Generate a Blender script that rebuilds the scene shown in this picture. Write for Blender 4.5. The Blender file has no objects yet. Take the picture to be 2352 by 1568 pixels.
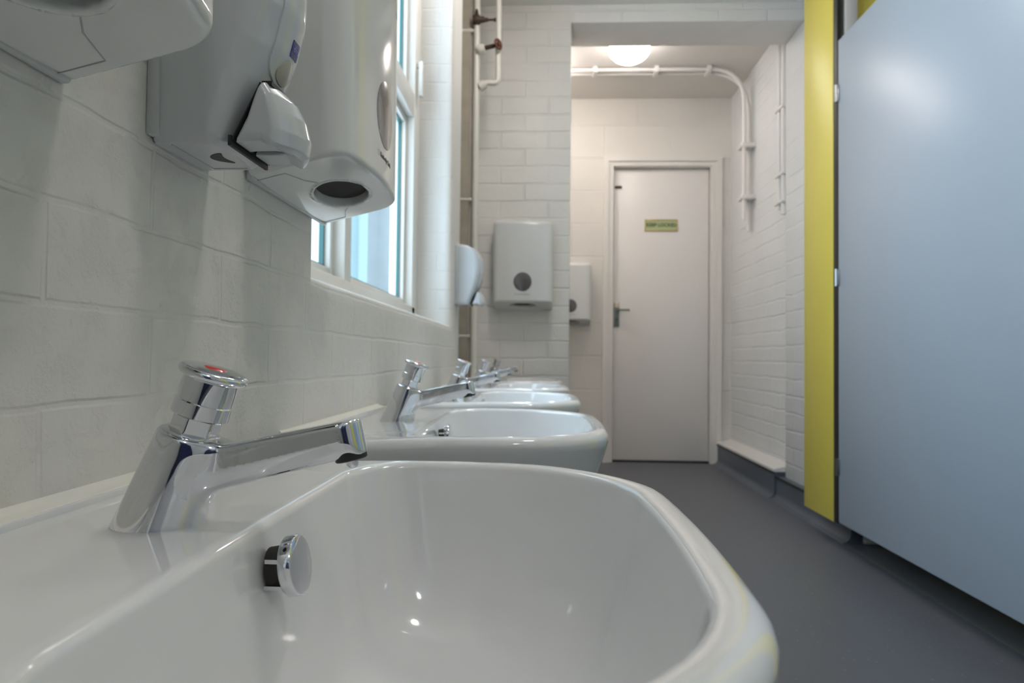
import bpy, bmesh, math, random
import numpy as np
from mathutils import Vector, Matrix

SC = bpy.context.scene
COL = SC.collection
R = math.radians
CAMZ = 0.71

# ------------------------------------------------------------------ camera
cam_d = bpy.data.cameras.new('camera')
cam = bpy.data.objects.new('camera', cam_d)
COL.objects.link(cam)
cam_d.sensor_width = 36.0
cam_d.lens = 1548.0 / 2352.0 * 36.0
cam_d.clip_start = 0.01
cam_d.clip_end = 60
pitch, yaw, roll = R(1.38), R(2.48), R(0.6)
fw = Vector((-math.sin(yaw) * math.cos(pitch), math.cos(yaw) * math.cos(pitch), math.sin(pitch)))
rt = fw.cross(Vector((0, 0, 1))).normalized()
up = rt.cross(fw).normalized()
up2 = up * math.cos(roll) - rt * math.sin(roll)
rt2 = fw.cross(up2).normalized()
M = Matrix((rt2, up2, -fw)).transposed().to_4x4()
M.translation = Vector((0, 0, CAMZ))
cam.matrix_world = M
cam_d.dof.use_dof = True
cam_d.dof.focus_distance = 0.50
cam_d.dof.aperture_fstop = 11
SC.camera = cam

# ------------------------------------------------------------------ light and exposure
SC.view_settings.view_transform = 'Standard'
SC.view_settings.look = 'None'
SC.view_settings.exposure = 0.70
SC.view_settings.gamma = 1.0
SC.view_settings.use_curve_mapping = False

world = bpy.data.worlds.new('sky')
SC.world = world
world.use_nodes = True
bg = world.node_tree.nodes['Background']
bg.inputs['Color'].default_value = (0.72, 0.83, 1.0, 1)
bg.inputs['Strength'].default_value = 4.0
SKY_PORTAL = True
LOBBY_LAMP = 13      # radiance of the lit glass bowls
ROOM_LAMP = 23
LAMP_COL = (1.0, 0.92, 0.87)


# ------------------------------------------------------------------ helpers
def tag(o, label=None, cat=None, group=None, kind=None):
    if label: o['label'] = label
    if cat: o['category'] = cat
    if group: o['group'] = group
    if kind: o['kind'] = kind
    return o


def empty(name, loc=(0, 0, 0), rz=0.0, label=None, cat=None, group=None, scale=1.0):
    o = bpy.data.objects.new(name, None)
    COL.objects.link(o)
    o.empty_display_size = 0.05
    o.location = loc
    o.rotation_euler = (0, 0, rz)
    o.scale = (scale,) * 3
    return tag(o, label, cat, group)


def link(name, me, mat=None, parent=None):
    o = bpy.data.objects.new(name, me)
    COL.objects.link(o)
    if mat is not None and len(me.materials) == 0:
        me.materials.append(mat)
    if parent is not None:
        o.parent = parent
    return o


def mesh_from(verts, faces, smooth=False):
    me = bpy.data.meshes.new('m')
    me.from_pydata([tuple(map(float, v)) for v in verts], [], [tuple(int(i) for i in f) for f in faces])
    me.update()
    if smooth:
        me.polygons.foreach_set('use_smooth', [True] * len(me.polygons))
    return me


def bm_obj(name, bm, mat, parent=None, smooth=False, auto=None):
    me = bpy.data.meshes.new('m')
    bmesh.ops.recalc_face_normals(bm, faces=bm.faces)
    bm.to_mesh(me)
    bm.free()
    if smooth or auto:
        me.polygons.foreach_set('use_smooth', [True] * len(me.polygons))
    if auto:
        me.set_sharp_from_angle(angle=R(auto))
    return link(name, me, mat, parent)


def bm_box(bm, x0, x1, y0, y1, z0, z1, bev=0.0, seg=2):
    b2 = bmesh.new()
    vs = [b2.verts.new((x, y, z)) for x in (x0, x1) for y in (y0, y1) for z in (z0, z1)]
    for f in ((0, 1, 3, 2), (4, 6, 7, 5), (0, 4, 5, 1), (2, 3, 7, 6), (0, 2, 6, 4), (1, 5, 7, 3)):
        b2.faces.new([vs[i] for i in f])
    if bev > 0:
        bmesh.ops.bevel(b2, geom=list(b2.edges), offset=bev, segments=seg, affect='EDGES', profile=0.5)
    me = bpy.data.meshes.new('t')
    b2.to_mesh(me); b2.free()
    bm.from_mesh(me)
    bpy.data.meshes.remove(me)


def box(name, b, mat, parent=None, bev=0.0, seg=2):
    bm = bmesh.new()
    bm_box(bm, *b, bev=bev, seg=seg)
    return bm_obj(name, bm, mat, parent, auto=40 if bev > 0 else None)


def fillet(pts, r, n=8):
    pts = [Vector(p) for p in pts]
    out = [pts[0]]
    for i in range(1, len(pts) - 1):
        a, b, c = pts[i - 1], pts[i], pts[i + 1]
        d1, d2 = (a - b).normalized(), (c - b).normalized()
        ang = d1.angle(d2)
        t = min(r / math.tan(ang / 2), (a - b).length * .49, (c - b).length * .49)
        for k in range(n + 1):
            s = k / n
            p0 = b + d1 * t; p2 = b + d2 * t
            out.append(p0 * (1 - s) ** 2 + b * 2 * s * (1 - s) + p2 * s * s)
    out.append(pts[-1])
    return out


def tube_bm(bm, pts, r, n=16, cap=True):
    pts = [Vector(p) for p in pts]
    prev = None
    rings = []
    for i, p in enumerate(pts):
        if i == 0: t = pts[1] - pts[0]
        elif i == len(pts) - 1: t = pts[-1] - pts[-2]
        else: t = (pts[i + 1] - pts[i]).normalized() + (pts[i] - pts[i - 1]).normalized()
        t.normalize()
        if prev is None:
            a = Vector((0, 0, 1)) if abs(t.z) < .9 else Vector((1, 0, 0))
            u = t.cross(a).normalized()
        else:
            u = (prev - t * prev.dot(t)).normalized()
        prev = u
        v = t.cross(u)
        rr = r[i] if isinstance(r, (list, tuple)) else r
        rings.append([bm.verts.new(p + (u * math.cos(2 * math.pi * k / n) + v * math.sin(2 * math.pi * k / n)) * rr) for k in range(n)])
    for a, b in zip(rings, rings[1:]):
        for k in range(n):
            bm.faces.new((a[k], a[(k + 1) % n], b[(k + 1) % n], b[k]))
    if cap:
        bm.faces.new(rings[0][::-1]); bm.faces.new(rings[-1])


def tube(name, pts, r, mat, parent=None, n=16):
    bm = bmesh.new()
    tube_bm(bm, pts, r, n)
    return bm_obj(name, bm, mat, parent, auto=50)


def lathe(name, prof, mat, parent=None, origin=(0, 0, 0), axis=(0, 0, 1), n=48, flats=None, auto=35):
    """prof: list of (radius, t) along axis. flats = (count, clip radius)."""
    ax = Vector(axis).normalized()
    a = Vector((0, 1, 0)) if abs(ax.y) < .9 else Vector((1, 0, 0))
    u = a.cross(ax).normalized(); v = ax.cross(u)
    o = Vector(origin)
    bm = bmesh.new()
    rings = []
    for (r, t) in prof:
        if r <= 1e-7:
            rings.append([bm.verts.new(o + ax * t)])
            continue
        ring = []
        for k in range(n):
            th = 2 * math.pi * k / n
            rr = r
            if flats:
                c = 2 * math.pi / flats[0]
                d = (th + c / 2) % c - c / 2
                rr = min(r, flats[1] / math.cos(d))
            ring.append(bm.verts.new(o + ax * t + (u * math.cos(th) + v * math.sin(th)) * rr))
        rings.append(ring)
    for A, B in zip(rings, rings[1:]):
        for k in range(n):
            k2 = (k + 1) % n
            if len(A) == 1 and len(B) == 1: continue
            if len(A) == 1: bm.faces.new((A[0], B[k2], B[k]))
            elif len(B) == 1: bm.faces.new((A[k], A[k2], B[0]))
            else: bm.faces.new((A[k], A[k2], B[k2], B[k]))
    if len(rings[0]) > 1: bm.faces.new(rings[0][::-1])
    if len(rings[-1]) > 1: bm.faces.new(rings[-1])
    return bm_obj(name, bm, mat, parent, auto=auto)


# ---- signed-distance surfaces ------------------------------------------------
def grad(f, P, e=2e-5):
    g = np.empty_like(P)
    for a in range(3):
        d = np.zeros(3); d[a] = e
        g[:, a] = (f(P + d) - f(P - d)) / (2 * e)
    return g


def sdf_mesh(name, f, lo, hi, h, mat, parent=None, relax=3):
    lo = np.array(lo, float); hi = np.array(hi, float)
    n = np.ceil((hi - lo) / h).astype(int) + 1
    ax = [lo[a] + h * np.arange(n[a]) for a in range(3)]
    G = np.stack(np.meshgrid(*ax, indexing='ij'), -1).reshape(-1, 3)
    V = np.concatenate([f(c) for c in np.array_split(G, max(1, len(G) // 200000))]).reshape(n)
    S = V < 0
    c = np.zeros(n - 1, int)
    for i in (0, 1):
        for j in (0, 1):
            for k in (0, 1):
                c += S[i:n[0] - 1 + i, j:n[1] - 1 + j, k:n[2] - 1 + k]
    act = (c > 0) & (c < 8)
    idx = -np.ones(n - 1, int)
    cells = np.argwhere(act)
    idx[act] = np.arange(len(cells))
    P = lo + h * (cells + 0.5)
    quads = []
    for a in range(3):
        b, d = (a + 1) % 3, (a + 2) % 3
        s1 = [slice(None)] * 3; s2 = [slice(None)] * 3
        s1[a] = slice(0, n[a] - 1); s2[a] = slice(1, n[a])
        e1, e2 = S[tuple(s1)], S[tuple(s2)]
        E = np.argwhere(e1 != e2)
        E = E[(E[:, b] > 0) & (E[:, d] > 0) & (E[:, b] < n[b] - 1) & (E[:, d] < n[d] - 1)]
        sg = e1[tuple(E.T)]
        q = []
        for (db, dd) in ((-1, -1), (0, -1), (0, 0), (-1, 0)):
            T = E.copy(); T[:, b] += db; T[:, d] += dd
            q.append(idx[tuple(T.T)])
        q = np.stack(q, 1)
        q[~sg] = q[~sg][:, ::-1]
        quads.append(q)
    Q = np.concatenate(quads)

    def proj(P, it):
        for _ in range(it):
            v = f(P); g = grad(f, P)
            g2 = np.maximum((g * g).sum(1), .2)
            st = g * (v / g2)[:, None]
            ln = np.linalg.norm(st, axis=1)
            st *= np.minimum(1, h / np.maximum(ln, 1e-12))[:, None]
            P = P - st
        return P
    P = proj(P, 4)
    for _ in range(relax):
        acc = np.zeros_like(P); cnt = np.zeros(len(P))
        for i in range(4):
            j = (i + 1) % 4
            np.add.at(acc, Q[:, i], P[Q[:, j]]); np.add.at(cnt, Q[:, i], 1)
            np.add.at(acc, Q[:, j], P[Q[:, i]]); np.add.at(cnt, Q[:, j], 1)
        P = P * .5 + .5 * acc / np.maximum(cnt, 1)[:, None]
        P = proj(P, 2)
    g = grad(f, P, 1e-4)
    g /= np.maximum(np.linalg.norm(g, axis=1), 1e-9)[:, None]
    me = mesh_from(P, Q, True)
    me.normals_split_custom_set_from_vertices([tuple(x) for x in g])
    return link(name, me, mat, parent)


def smin(a, b, k):
    h = np.clip(.5 + .5 * (b - a) / k, 0, 1)
    return b * (1 - h) + a * h - k * h * (1 - h)


def rint(a, b, r):
    return np.minimum(np.maximum(a, b), -r) + np.hypot(np.maximum(a + r, 0), np.maximum(b + r, 0))


def rbox2(x, y, hx, hy, r):
    qx, qy = np.abs(x) - hx + r, np.abs(y) - hy + r
    return np.minimum(np.maximum(qx, qy), 0) + np.hypot(np.maximum(qx, 0), np.maximum(qy, 0)) - r


def sdpoly(x, y, poly):
    p = np.array(poly, float)
    d = np.full(x.shape, 1e9); s = np.ones(x.shape)
    N = len(p)
    for i in range(N):
        a = p[i]; b = p[i - 1]
        ex, ey = b - a
        wx, wy = x - a[0], y - a[1]
        t = np.clip((wx * ex + wy * ey) / (ex * ex + ey * ey), 0, 1)
        bx, by = wx - ex * t, wy - ey * t
        d = np.minimum(d, bx * bx + by * by)
        c1, c2, c3 = y >= a[1], y < b[1], ex * wy > ey * wx
        s = np.where((c1 & c2 & c3) | (~c1 & ~c2 & ~c3), -s, s)
    return s * np.sqrt(d)


def surf_y(f, X, Z, y0):
    """y of the front (-y side) surface of f for the given x, z."""
    y = np.full(len(X), y0, float)
    for _ in range(60):
        P = np.stack([X, y, Z], 1)
        v = f(P)
        y = y + np.clip(v, -.003, .003) * .8
    return y


def patch(name, f, outline, off, mat, parent, y0=-.2, dome=0.0, rings=8):
    """A raised patch on the front of surface f; outline: list of (x, z)."""
    o = np.array(outline, float); c = o.mean(0)
    vs, fs = [], []
    X = [c[0]]; Z = [c[1]]; D = [off + dome]
    for k in range(1, rings + 1):
        s = k / rings
        X += list(c[0] + (o[:, 0] - c[0]) * s); Z += list(c[1] + (o[:, 1] - c[1]) * s)
        D += [off + dome * (1 - s * s)] * len(o)
    X += list(o[:, 0]); Z += list(o[:, 1]); D += [-.0015] * len(o)
    X, Z, D = map(np.array, (X, Z, D))
    Y = surf_y(f, X, Z, y0) - D
    n = len(o)
    for i in range(n):
        fs.append((0, 1 + i, 1 + (i + 1) % n))
    for k in range(rings):
        a = 1 + k * n; b = a + n
        for i in range(n):
            j = (i + 1) % n
            fs.append((a + i, b + i, b + j, a + j))
    me = mesh_from(np.stack([X, Y, Z], 1), fs)
    bm = bmesh.new(); bm.from_mesh(me); bpy.data.meshes.remove(me)
    return bm_obj(name, bm, mat, parent, auto=40)


def text_mesh(s, size, bold=0.0):
    cu = bpy.data.curves.new('t', 'FONT')
    cu.body = s; cu.size = size; cu.align_x = 'CENTER'; cu.align_y = 'CENTER'
    cu.resolution_u = 3
    cu.offset = bold
    o = bpy.data.objects.new('t', cu); COL.objects.link(o)
    dg = bpy.context.evaluated_depsgraph_get()
    me = bpy.data.meshes.new_from_object(o.evaluated_get(dg))
    bpy.data.objects.remove(o); bpy.data.curves.remove(cu)
    return me


def text_on(name, s, size, cx, cz, f, off, mat, parent, y0=-.2, bold=0.0):
    me = text_mesh(s, size, bold)
    co = np.array([v.co[:] for v in me.vertices])
    X = cx + co[:, 0]; Z = cz + co[:, 1]
    Y = (surf_y(f, X, Z, y0) if f is not None else np.full(len(X), y0)) - off
    fs = [tuple(p.vertices) for p in me.polygons]
    bpy.data.meshes.remove(me)
    n = len(X)
    # a little thickness: the face plus a skirt going back to the surface
    V = list(zip(X, Y, Z)) + list(zip(X, Y + off + .0002, Z))
    cnt = {}
    for q in fs:
        for i in range(len(q)):
            e = (q[i], q[(i + 1) % len(q)])
            cnt[e] = 1
    F = list(fs)
    for (a, b) in cnt:
        if (b, a) not in cnt:
            F.append((b, a, a + n, b + n))
    m2 = mesh_from(V, F)
    return link(name, m2, mat, parent)


def copy_tree(o, parent=None):
    c = o.copy(); COL.objects.link(c); c.parent = parent
    for ch in list(o.children): copy_tree(ch, c)
    return c


# ------------------------------------------------------------------ materials
def mat(name, col, rough=.5, metal=0.0, coat=0.0, spec=.5, bump=None, emit=None, estr=0, ior=1.5, coat_rough=.03, noise=None):
    m = bpy.data.materials.new(name); m.use_nodes = True
    nt = m.node_tree; b = nt.nodes['Principled BSDF']
    b.inputs['Base Color'].default_value = (*col, 1)
    b.inputs['Roughness'].default_value = rough
    b.inputs['Metallic'].default_value = metal
    b.inputs['Coat Weight'].default_value = coat
    b.inputs['Coat Roughness'].default_value = coat_rough
    b.inputs['Specular IOR Level'].default_value = spec
    b.inputs['IOR'].default_value = ior
    if emit:
        b.inputs['Emission Color'].default_value = (*emit, 1)
        b.inputs['Emission Strength'].default_value = estr
    tc = nt.nodes.new('ShaderNodeTexCoord')
    if noise:   # (scale, amount): faint variation of the colour itself
        n = nt.nodes.new('ShaderNodeTexNoise'); n.inputs['Scale'].default_value = noise[0]
        n.inputs['Detail'].default_value = 6
        nt.links.new(tc.outputs['Object'], n.inputs['Vector'])
        mx = nt.nodes.new('ShaderNodeMix'); mx.data_type = 'RGBA'
        mx.inputs['A'].default_value = (*[c * (1 - noise[1]) for c in col], 1)
        mx.inputs['B'].default_value = (*[min(1, c * (1 + noise[1])) for c in col], 1)
        nt.links.new(n.outputs['Fac'], mx.inputs['Factor'])
        nt.links.new(mx.outputs['Result'], b.inputs['Base Color'])
    if bump:    # (scale, strength, distance)
        n = nt.nodes.new('ShaderNodeTexNoise'); n.inputs['Scale'].default_value = bump[0]
        n.inputs['Detail'].default_value = 5
        nt.links.new(tc.outputs['Object'], n.inputs['Vector'])
        bp = nt.nodes.new('ShaderNodeBump')
        bp.inputs['Strength'].default_value = bump[1]; bp.inputs['Distance'].default_value = bump[2]
        nt.links.new(n.outputs['Fac'], bp.inputs['Height'])
        nt.links.new(bp.outputs['Normal'], b.inputs['Normal'])
    return m


def brick_mat(name, col, bw, bh, v0, u0=0.0, mortar=.0035, depth=.003, rough=.42, wob=.004, spec=.4):
    """Painted masonry: joints and roughness as relief only, one paint colour."""
    m = bpy.data.materials.new(name); m.use_nodes = True
    nt = m.node_tree; N = nt.nodes; L = nt.links
    b = N['Principled BSDF']
    b.inputs['Roughness'].default_value = rough
    b.inputs['Specular IOR Level'].default_value = spec
    geo = N.new('ShaderNodeNewGeometry')
    sep = N.new('ShaderNodeSeparateXYZ'); L.new(geo.outputs['Position'], sep.inputs[0])
    add = N.new('ShaderNodeMath'); add.operation = 'ADD'
    L.new(sep.outputs['X'], add.inputs[0]); L.new(sep.outputs['Y'], add.inputs[1])
    a2 = N.new('ShaderNodeMath'); a2.operation = 'ADD'; L.new(add.outputs[0], a2.inputs[0]); a2.inputs[1].default_value = u0
    a3 = N.new('ShaderNodeMath'); a3.operation = 'SUBTRACT'; L.new(sep.outputs['Z'], a3.inputs[0]); a3.inputs[1].default_value = v0
    cmb = N.new('ShaderNodeCombineXYZ'); L.new(a2.outputs[0], cmb.inputs[0]); L.new(a3.outputs[0], cmb.inputs[1])
    nz = N.new('ShaderNodeTexNoise'); nz.inputs['Scale'].default_value = 9; nz.inputs['Detail'].default_value = 6
    L.new(geo.outputs['Position'], nz.inputs['Vector'])
    sb = N.new('ShaderNodeVectorMath'); sb.operation = 'SUBTRACT'; L.new(nz.outputs['Color'], sb.inputs[0]); sb.inputs[1].default_value = (.5, .5, .5)
    scl = N.new('ShaderNodeVectorMath'); scl.operation = 'SCALE'; L.new(sb.outputs[0], scl.inputs[0]); scl.inputs['Scale'].default_value = wob * 4
    ad = N.new('ShaderNodeVectorMath'); ad.operation = 'ADD'; L.new(cmb.outputs[0], ad.inputs[0]); L.new(scl.outputs[0], ad.inputs[1])
    br = N.new('ShaderNodeTexBrick')
    br.offset = .5; br.squash = 1.0
    br.inputs['Scale'].default_value = 1.0
    br.inputs['Brick Width'].default_value = bw; br.inputs['Row Height'].default_value = bh
    br.inputs['Mortar Size'].default_value = mortar; br.inputs['Mortar Smooth'].default_value = .7
    L.new(ad.outputs[0], br.inputs['Vector'])
    # joints are partly filled with paint
    n2 = N.new('ShaderNodeTexNoise'); n2.inputs['Scale'].default_value = 6; n2.inputs['Detail'].default_value = 3
    L.new(geo.outputs['Position'], n2.inputs['Vector'])
    mr = N.new('ShaderNodeMapRange'); mr.inputs['From Min'].default_value = .38; mr.inputs['From Max'].default_value = .6
    mr.inputs['To Min'].default_value = .25; mr.inputs['To Max'].default_value = 1.0
    L.new(n2.outputs['Fac'], mr.inputs['Value'])
    mj = N.new('ShaderNodeMath'); mj.operation = 'MULTIPLY'; L.new(br.outputs['Fac'], mj.inputs[0]); L.new(mr.outputs[0], mj.inputs[1])
    neg = N.new('ShaderNodeMath'); neg.operation = 'MULTIPLY'; L.new(mj.outputs[0], neg.inputs[0]); neg.inputs[1].default_value = -1
    bp = N.new('ShaderNodeBump'); bp.inputs['Strength'].default_value = .8; bp.inputs['Distance'].default_value = depth
    L.new(neg.outputs[0], bp.inputs['Height'])
    # roller stipple, and crumbs of old mortar under the paint
    n3 = N.new('ShaderNodeTexNoise'); n3.inputs['Scale'].default_value = 260; n3.inputs['Detail'].default_value = 3
    L.new(geo.outputs['Position'], n3.inputs['Vector'])
    bp2 = N.new('ShaderNodeBump'); bp2.inputs['Strength'].default_value = .35; bp2.inputs['Distance'].default_value = .0006
    L.new(n3.outputs['Fac'], bp2.inputs['Height']); L.new(bp.outputs['Normal'], bp2.inputs['Normal'])
    n4 = N.new('ShaderNodeTexNoise'); n4.inputs['Scale'].default_value = 38; n4.inputs['Detail'].default_value = 8
    n4.inputs['Roughness'].default_value = .7
    L.new(geo.outputs['Position'], n4.inputs['Vector'])
    m4 = N.new('ShaderNodeMapRange'); m4.inputs['From Min'].default_value = .5; m4.inputs['From Max'].default_value = .8
    L.new(n4.outputs['Fac'], m4.inputs['Value'])
    bp3 = N.new('ShaderNodeBump'); bp3.inputs['Strength'].default_value = .5; bp3.inputs['Distance'].default_value = .002
    L.new(m4.outputs[0], bp3.inputs['Height']); L.new(bp2.outputs['Normal'], bp3.inputs['Normal'])
    L.new(bp3.outputs['Normal'], b.inputs['Normal'])
    # scuffs in the paint
    mx = N.new('ShaderNodeMix'); mx.data_type = 'RGBA'
    mx.inputs['A'].default_value = (*col, 1); mx.inputs['B'].default_value = (*[c * .9 for c in col], 1)
    n5 = N.new('ShaderNodeTexNoise'); n5.inputs['Scale'].default_value = 4; n5.inputs['Detail'].default_value = 8
    L.new(geo.outputs['Position'], n5.inputs['Vector']); L.new(n5.outputs['Fac'], mx.inputs['Factor'])
    L.new(mx.outputs['Result'], b.inputs['Base Color'])
    return m


PAINT = (.785, .763, .73)
M_LEFT = brick_mat('painted_brick_left', PAINT, .235, .0667, .743, u0=.02, depth=.0017, wob=.0028)
M_END = brick_mat('painted_brick_end', PAINT, .235, .0855, .71 - .004, u0=.1, mortar=.006, depth=.004)
M_RIGHT = brick_mat('painted_brick_right', (.79, .80, .79), .24, .0855, .70, mortar=.007, depth=.0035, wob=.006)
M_BLOCK = brick_mat('painted_block', (.78, .75, .70), .46, .23, .725, u0=.18, mortar=.006, depth=.004, wob=.001)
M_PLASTER = mat('plaster', (.76, .74, .70), .6, bump=(60, .2, .001))
M_CEIL = mat('ceiling_paint', (.80, .79, .76), .7, bump=(40, .2, .001))
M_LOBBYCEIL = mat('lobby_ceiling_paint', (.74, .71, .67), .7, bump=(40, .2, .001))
M_REVEAL = mat('outer_reveal_darkened', (.17, .19, .20), .8, noise=(20, .15))
M_CHASE = mat('bare_chase', (.40, .36, .29), .8, bump=(60, .5, .002), noise=(15, .25))
M_CERAMIC = mat('vitreous_china', (.77, .775, .78), .09, coat=.6, ior=1.52)
M_CHROME = mat('chrome', (.70, .71, .74), .045, metal=1.0)
M_CHROME_D = mat('satin_chrome', (.45, .46, .47), .22, metal=1.0)
M_BLACK = mat('black_rubber_and_shade', (.012, .012, .012), .5)  # black parts, and painted shade in gaps and slots
M_RED = mat('red_enamel', (.62, .03, .015), .2, coat=.5)
M_PLAST = mat('grey_white_plastic', (.56, .585, .61), .16, coat=.25, ior=1.5)
M_PLAST2 = mat('white_plastic', (.72, .73, .72), .12, coat=.4)
M_PLAST_G = mat('grey_plastic', (.42, .44, .45), .35)
M_PLAST_BG = mat('back_plate_grey', (.58, .60, .61), .35)
M_DARKIN = mat('painted_hole_shade', (.02, .018, .015), .8)  # near-black colour painted for the shade inside holes
M_WIN_DARK = mat('smoked_lens', (.12, .11, .11), .12, coat=.5)
M_WIN_PINK = mat('smoked_lens_pinkish', (.20, .17, .16), .12, coat=.5)
M_LENS = mat('beige_lens', (.42, .39, .34), .12, coat=.6)
M_INK = mat('grey_ink', (.09, .09, .10), .5)
M_BADGE = mat('indigo_badge', (.05, .045, .22), .35)
M_BADGE_T = mat('badge_letters', (.25, .25, .55), .4)
M_UPVC = mat('upvc_white', (.80, .78, .74), .25)
M_SEAL = mat('sealant_white', (.84, .82, .76), .3)
M_YELLOW = mat('yellow_laminate', (.68, .56, .09), .42, bump=(400, .05, .0003))
M_BLUE = mat('grey_blue_laminate', (.35, .40, .455), .35, bump=(300, .06, .0003))
M_POST = mat('aluminium_post', (.55, .52, .50), .4)
M_DOOR = mat('door_paint', (.80, .77, .74), .35, bump=(60, .1, .0006))
M_FRAME = mat('door_frame_paint', (.76, .73, .69), .3)
M_SKIRT = mat('coved_vinyl', (.085, .10, .125), .35, noise=(60, .1))
M_SEAM = mat('weld_rod', (.13, .125, .12), .4)
M_PIPE = mat('pipe_paint', (.74, .72, .66), .35)
M_PIPE_L = mat('conduit_white', (.78, .75, .72), .35)
M_RUST = mat('rusty_iron', (.055, .028, .018), .6, bump=(120, .6, .001), noise=(60, .5))
M_WHEEL = mat('painted_wheel', (.13, .045, .03), .5, bump=(120, .4, .001))
M_BRASS = mat('brass', (.55, .40, .16), .3, metal=.8)
M_SIGN = mat('sign_face', (.44, .50, .25), .4)
M_SIGN_T = mat('sign_letters', (.03, .07, .03), .5)
M_IRON = mat('handle_metal', (.20, .23, .22), .4, metal=.6)
M_BEIGE = mat('beige_boss', (.66, .58, .46), .5)
M_LAMP = mat('opal_glass', (.9, .88, .85), .3, emit=LAMP_COL, estr=LOBBY_LAMP)
M_LAMP2 = mat('opal_glass_room', (.9, .88, .85), .3, emit=LAMP_COL, estr=ROOM_LAMP)
M_LAMP3 = mat('opal_glass_added_room', (.9, .88, .85), .3, emit=LAMP_COL, estr=ROOM_LAMP * 1.15)
M_LAMP4 = mat('opal_glass_added_lobby', (.9, .88, .85), .3, emit=LAMP_COL, estr=LOBBY_LAMP * 1.7)
M_LAMPB = mat('lamp_base', (.8, .8, .78), .4)


def floor_material():
    m = bpy.data.materials.new('safety_vinyl'); m.use_nodes = True
    nt = m.node_tree; N = nt.nodes; L = nt.links
    b = N['Principled BSDF']
    b.inputs['Roughness'].default_value = .42
    geo = N.new('ShaderNodeNewGeometry')
    vo = N.new('ShaderNodeTexVoronoi'); vo.inputs['Scale'].default_value = 85
    L.new(geo.outputs['Position'], vo.inputs['Vector'])
    sp = N.new('ShaderNodeSeparateColor'); L.new(vo.outputs['Color'], sp.inputs[0])
    gt = N.new('ShaderNodeMath'); gt.operation = 'GREATER_THAN'; gt.inputs[1].default_value = .9; L.new(sp.outputs[0], gt.inputs[0])
    lt = N.new('ShaderNodeMath'); lt.operation = 'LESS_THAN'; lt.inputs[1].default_value = .2; L.new(vo.outputs['Distance'], lt.inputs[0])
    mu = N.new('ShaderNodeMath'); mu.operation = 'MULTIPLY'; L.new(gt.outputs[0], mu.inputs[0]); L.new(lt.outputs[0], mu.inputs[1])
    nz = N.new('ShaderNodeTexNoise'); nz.inputs['Scale'].default_value = 160; nz.inputs['Detail'].default_value = 4
    L.new(geo.outputs['Position'], nz.inputs['Vector'])
    mx = N.new('ShaderNodeMix'); mx.data_type = 'RGBA'
    mx.inputs['A'].default_value = (.088, .092, .110, 1); mx.inputs['B'].default_value = (.130, .135, .156, 1)
    L.new(nz.outputs['Fac'], mx.inputs['Factor'])
    m2 = N.new('ShaderNodeMix'); m2.data_type = 'RGBA'; m2.inputs['B'].default_value = (.22, .22, .23, 1)
    L.new(mx.outputs['Result'], m2.inputs['A']); L.new(mu.outputs[0], m2.inputs['Factor'])
    L.new(m2.outputs['Result'], b.inputs['Base Color'])
    bp = N.new('ShaderNodeBump'); bp.inputs['Strength'].default_value = .3; bp.inputs['Distance'].default_value = .0005
    L.new(nz.outputs['Fac'], bp.inputs['Height']); L.new(bp.outputs['Normal'], b.inputs['Normal'])
    return m


def glass_material():
    m = bpy.data.materials.new('window_glass'); m.use_nodes = True
    nt = m.node_tree; N = nt.nodes; L = nt.links
    b = N['Principled BSDF']; out = N['Material Output']
    gl = N.new('ShaderNodeBsdfGlossy'); gl.inputs['Roughness'].default_value = .02
    tr = N.new('ShaderNodeBsdfTransparent'); tr.inputs['Color'].default_value = (.90, .965, .965, 1)
    lw = N.new('ShaderNodeLayerWeight')
    pw = N.new('ShaderNodeMath'); pw.operation = 'POWER'; pw.inputs[1].default_value = 5; L.new(lw.outputs['Facing'], pw.inputs[0])
    fr = N.new('ShaderNodeMath'); fr.operation = 'MULTIPLY_ADD'; fr.inputs[1].default_value = .45; fr.inputs[2].default_value = .03
    L.new(pw.outputs[0], fr.inputs[0])
    mx = N.new('ShaderNodeMixShader')
    L.new(fr.outputs[0], mx.inputs[0]); L.new(tr.outputs[0], mx.inputs[1]); L.new(gl.outputs[0], mx.inputs[2])
    L.new(mx.outputs[0], out.inputs['Surface'])
    N.remove(b)
    return m


M_FLOOR = floor_material()
M_GLASS = glass_material()
M_OUT = mat('toned_down_render', (.17, .235, .24), .8, noise=(1.2, .12))
M_GEDGE = mat('glass_edge', (.03, .13, .13), .2)

# ------------------------------------------------------------------ the room
WX = -.315            # face of the left wall
YE = 3.28             # face of the end wall
YB = 3.54             # back of the end wall
YD = 4.68             # door wall of the lobby
XP = 1.26             # pier face
XL = 1.30             # lobby right wall face
XC = 1.10             # cubicle front
ZC = CAMZ + 1.735     # room ceiling
ZS = CAMZ + 1.647     # soffit of the opening
ZLC = CAMZ + 1.812    # lobby ceiling
YR = -2.4             # rear of the room
WY0, WY1, WZ0, WZ1 = .93, 2.345, .825, 2.28
W2Y0, W2Y1 = -1.95, -.55
DECK = CAMZ - .0965


def struct(o): return tag(o, kind='structure')


struct(box('floor', (-.55, 2.6, YR - .1, YD + .1, -.08, 0), M_FLOOR))
struct(box('ceiling', (-.56, 2.6, YR - .1, YE, ZC, ZC + .12), M_CEIL))
struct(box('ceiling_lobby', (-.55, 2.6, YB, YD + .1, ZLC, ZLC + .12), M_LOBBYCEIL))


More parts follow.
